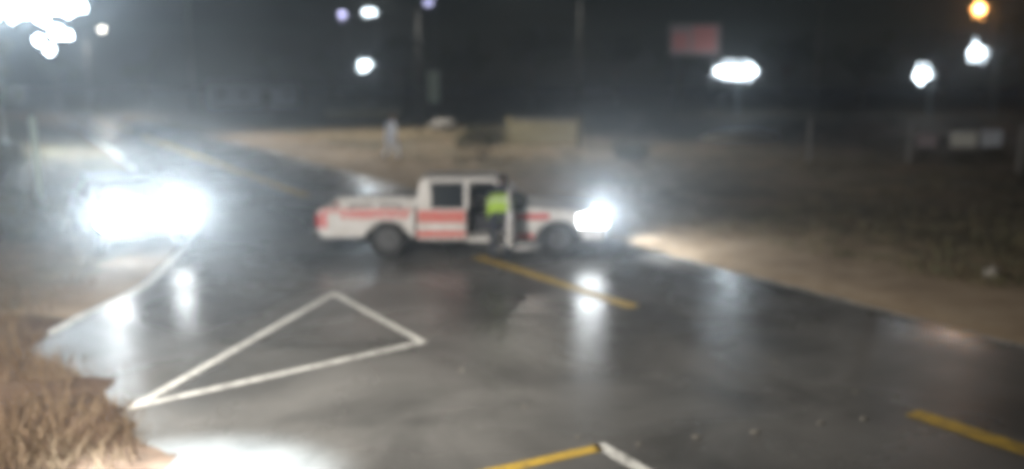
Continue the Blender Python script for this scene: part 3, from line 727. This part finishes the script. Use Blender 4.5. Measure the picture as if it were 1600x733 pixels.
# fence posts to the right
for i, (px, py, top) in enumerate(((1418, 264, 192), (1590, 276, 196), (1262, 252, 186))):
    b = on(px, py); q = P(px, top, b.y)
    lab = ['wooden post below the lower right lamp', 'wooden post near the right edge', 'wooden post below the wide floodlights'][i]
    bm = BM(); tube(bm, (0, 0, -.1), (.02, 0, q.z-b.z), .06, .05, 9); tube(bm, (.02, 0, q.z-b.z), (.02, 0, q.z-b.z+.05), .05, .02, 9)
    o = obj('fence_post', bm, M['concrete'], None, True); o.location = b; tag(o, lab, 'post', 'posts on the right hand ground')
# three pale boards on legs at the right
for i, (px, wd, hh, lab, m) in enumerate(((1447, .95, .62, 'dim grey board, leftmost of three at the right', 'bbgrey'), (1504, 1.3, .72, 'warm pale board, middle of three at the right', 'signpale'), (1547, 1.1, .80, 'cold white board, rightmost of three at the right', 'palewall'))):
    b = on(px, 234); wd *= b.y/44; hh *= b.y/44
    t = thing('notice_board', lab, 'board', b, R(random.uniform(-8, 8)), 'three boards at the right')
    z = .12
    bm = BM(); box(bm, (0, 0, z+hh/2), (wd, .05, hh)); obj('panel', bm, M[m], t, bevel=.01)
    for s in (-1, 1):
        bm = BM(); tube(bm, (s*wd*.4, .05, -.1), (s*wd*.4, .05, z+hh*.9), .03, n=8); obj('leg', bm, M['steel'], t)
# boulders and pale heap
def rock(name, loc, r, sc_, label, cat, m='stone', group=None, sub=3):
    bm = BM(); bmesh.ops.create_icosphere(bm, subdivisions=sub, radius=r)
    sd = random.random()*50
    for v in bm.verts:
        n = noise.noise(v.co/r*1.2+Vector((sd, 0, 0)))*.28 + noise.noise(v.co/r*3+Vector((0, sd, 0)))*.1
        v.co *= 1+n; v.co.x *= sc_[0]; v.co.y *= sc_[1]; v.co.z *= sc_[2]
    o = obj(name, bm, M[m], None, True); o.location = loc; o.rotation_euler = (0, 0, random.random()*.6)
    return tag(o, label, cat, group)
rock('boulder', base(692, 58)+Vector((0, 0, .3)), .6, (1.5, 1, .75), 'grey boulder at the foot of the banner sign', 'boulder', 'concrete')
rock('sand_heap', base(1165, 46)+Vector((0, 0, .05)), 1.1, (2.1, 1.2, .42), 'low pale heap below the wide floodlights', 'heap', 'signpale')
rock('stone', on(1551, 432)+Vector((0, 0, .05)), .13, (1.2, 1, .8), 'pale stone lying alone on the right verge', 'stone')
for px, py, r, lab in ((722, 579, .03, 'tiny pale pebble right of the painted triangle'), (820, 636, .022, 'tiny pebble in the middle of the road'), (903, 683, .022, 'pebble just left of the painted arrow tip'), (998, 695, .024, 'pebble just right of the painted arrow tip'),
                       (1088, 684, .035, 'leftmost pale pebble of the row right of the arrow'), (1180, 676, .040, 'second pale pebble of the row right of the arrow'), (1283, 662, .032, 'third pale pebble of the row, left of the long one'),
                       (1350, 655, .036, 'long pale pebble near the yellow line at the right'), (1336, 613, .022, 'faint pebble above the row of pebbles'), (1212, 566, .022, 'faint pebble on the dark lane under the verge')):
    rock('pebble', G(px, py)+Vector((0, 0, r*.2)), r*.72, (1.7, 1.1, .55), lab, 'pebble', 'stone', 'pebbles scattered on the road', 2)

# ------------------------------------------------------------------ plants
def leaves(bm, c, rad, n, size, flat=.75):
    for _ in range(n):
        while True:
            v = Vector((random.uniform(-1, 1), random.uniform(-1, 1), random.uniform(-1, 1)))
            if v.length < 1: break
        p = Vector(c) + Vector((v.x*rad, v.y*rad, v.z*rad*flat))
        a = Vector((random.uniform(-1, 1), random.uniform(-1, 1), random.uniform(-.6, .6))).normalized(); b_ = a.orthogonal().normalized()
        b_.rotate(Matrix.Rotation(random.random()*6.28, 3, a)); s = size*random.uniform(.6, 1.3)
        bm.faces.new([bm.verts.new(p+q) for q in (-a*s, b_*s*.4, a*s, -b_*s*.4)])
def tree(name, loc, H, spread, label, m='leaf', cat='tree', group=None, clumps=26, per=90, leafsz=.17, trunk=.16):
    t = thing(name, label, cat, loc, random.random()*6, group)
    bm = BM(); th = H*.42; top = Vector((random.uniform(-.2, .2), random.uniform(-.2, .2), th)); tube(bm, (0, 0, -.15), top, trunk, trunk*.65, 9)
    ends = []
    for k in range(7):
        a = k*.9+random.random()*.5; e = top+Vector((math.cos(a)*spread*random.uniform(.3, .7), math.sin(a)*spread*random.uniform(.3, .7), H*random.uniform(.15, .42)))
        tube(bm, top-Vector((0, 0, random.uniform(0, th*.3))), e, trunk*.4, trunk*.12, 6); ends.append(e)
    obj('trunk', bm, M['bark'], t, True)
    bm = BM()
    for k in range(clumps):
        e = random.choice(ends)+Vector((random.gauss(0, spread*.3), random.gauss(0, spread*.3), random.gauss(0, H*.09)))
        leaves(bm, e, spread*random.uniform(.16, .32), per, leafsz)
    obj('crown', bm, M[m], t)
    return t
def bush(loc, rad, h, label, m='leaf2', n=1500, sz=.08):
    t = thing('bush', label, 'bush', loc)
    bm = BM()
    for k in range(9): a = k*.7; tube(bm, (0, 0, -.05), (math.cos(a)*rad*.6, math.sin(a)*rad*.5, h*random.uniform(.5, .8)), .025, .008, 5)
    obj('stems', bm, M['bark'], t)
    bm = BM()
    for k in range(14):
        a = random.random()*6.28; q = random.random()**.5*rad*.75
        leaves(bm, (math.cos(a)*q, math.sin(a)*q*.7, h*random.uniform(.3, .8)), rad*.34, n//14, sz, .8)
    obj('foliage', bm, M[m], t); return t
bush(on(755, 247), 1.35, 1.65, 'dark green bush just behind the truck cab')
bush(on(1010, 262)+Vector((0, 3, 0)), .9, .7, 'low bush right of the tan wall')
bush(base(-25, 26), 1.5, 1.3, 'low bush on the left verge behind the slim post', 'leaf2', 1800)
bush(base(-30, 17), 1.3, 1.0, 'bush at the left edge in front of the slim post', 'leaf2', 1600)
tree('tree', base(10, 36)+Vector((-1.2, 0, 0)), 6.0, 2.0, 'leafy tree lit by the huge corner lamp at the left edge', 'leaf2', leafsz=.11, per=120)
spots = [(230, 135, 7, 'tree beyond the road between the small warm lamp and shed'), (430, 140, 9, 'tree directly behind the long pale shed'), (520, 128, 8, 'tree behind the low wall, left of the round lamp'), (625, 120, 9, 'tree between the round lamp and banner sign'),
         (730, 105, 8, 'tree to the right of the banner sign'), (830, 98, 9, 'tree behind the tan wall'), (960, 100, 8, 'tree left of the dim billboard'), (1060, 96, 7, 'tree behind the dim billboard'),
         (1230, 92, 8, 'tree right of the wide floodlights'), (1345, 88, 7, 'tree left of the lower right lamp'), (1475, 90, 8, 'tree between the two right hand lamps'), (1600, 84, 9, 'tree at the right edge'), (90, 150, 9, 'tree at the far end of the road')]
for px, Y, H, lab in spots:
    tree('tree', base(px, Y), H, H*.42, lab, 'leaf', group='trees in the dark background', clumps=22, per=60, leafsz=.26, trunk=.2)

# grass: dry blades on the near left bank and verges
def blades(bm, n, pick, hmin, hmax, wd):
    for _ in range(n):
        r = pick()
        if r is None: continue
        x, y = r
        z = gz(x, y); a = random.random()*6.28; h = random.uniform(hmin, hmax); l = Vector((math.cos(a), math.sin(a), 0)); lean = Vector((random.gauss(0, .35), random.gauss(0, .35), 1))*h
        p = Vector((x, y, z-.01)); w_ = l*wd
        v = [bm.verts.new(q) for q in (p-w_, p+w_, p+lean*.55+w_*.7, p+lean+Vector((0, 0, -h*.12)), p+lean*.55-w_*.7)]
        bm.faces.new(v)
def pick_px(x0, x1, y0, y1, dmin=.15, prob=None):
    def f():
        p = G(random.uniform(x0, x1), random.uniform(y0, y1)); d = edge_dist(p.x, p.y)
        if d < dmin or noise.noise(Vector((p.x*.9, p.y*.9, 0))) < -.15+random.uniform(-.25, .25): return None
        return p.x, p.y
    return f
bm = BM(); blades(bm, 2600, pick_px(-250, 235, 520, 900, -.45), .03, .14, .006); blades(bm, 5000, pick_px(-250, 215, 520, 900, -.2), .05, .24, .006); blades(bm, 2600, pick_px(-250, 110, 440, 900, .1), .12, .5, .005); blades(bm, 3000, pick_px(-200, 150, 370, 540, .35), .06, .3, .006)
tag(struct(obj('dry_grass', bm, M['drygrass']), 'stuff'), 'dry brown grass at the lower left and on the verge', 'grass')
bm = BM(); blades(bm, 4500, pick_px(-200, 140, 230, 360, .6), .08, .35, .012); blades(bm, 9000, pick_px(900, 1750, 240, 480, 1.9), .05, .22, .012); blades(bm, 3000, pick_px(380, 900, 190, 262, 2.2), .08, .3, .02)
tag(struct(obj('green_grass', bm, M['greengrass']), 'stuff'), 'dark green grass beyond the bare verges', 'grass')

# ------------------------------------------------------------------ haze
bm = BM(); box(bm, (0, 150, 11.5), (460, 420, 27)); hz = obj('haze', bm, None)
m = bpy.data.materials.new('haze'); m.use_nodes = True; t = m.node_tree; t.nodes.clear()
out = t.nodes.new('ShaderNodeOutputMaterial'); pv = t.nodes.new('ShaderNodeVolumePrincipled')
pv.inputs['Color'].default_value = (.86, .93, 1, 1); pv.inputs['Density'].default_value = HAZE; pv.inputs['Anisotropy'].default_value = HAZE_G
t.links.new(pv.outputs['Volume'], out.inputs['Volume']); hz.data.materials.append(m); hz['kind'] = 'stuff'
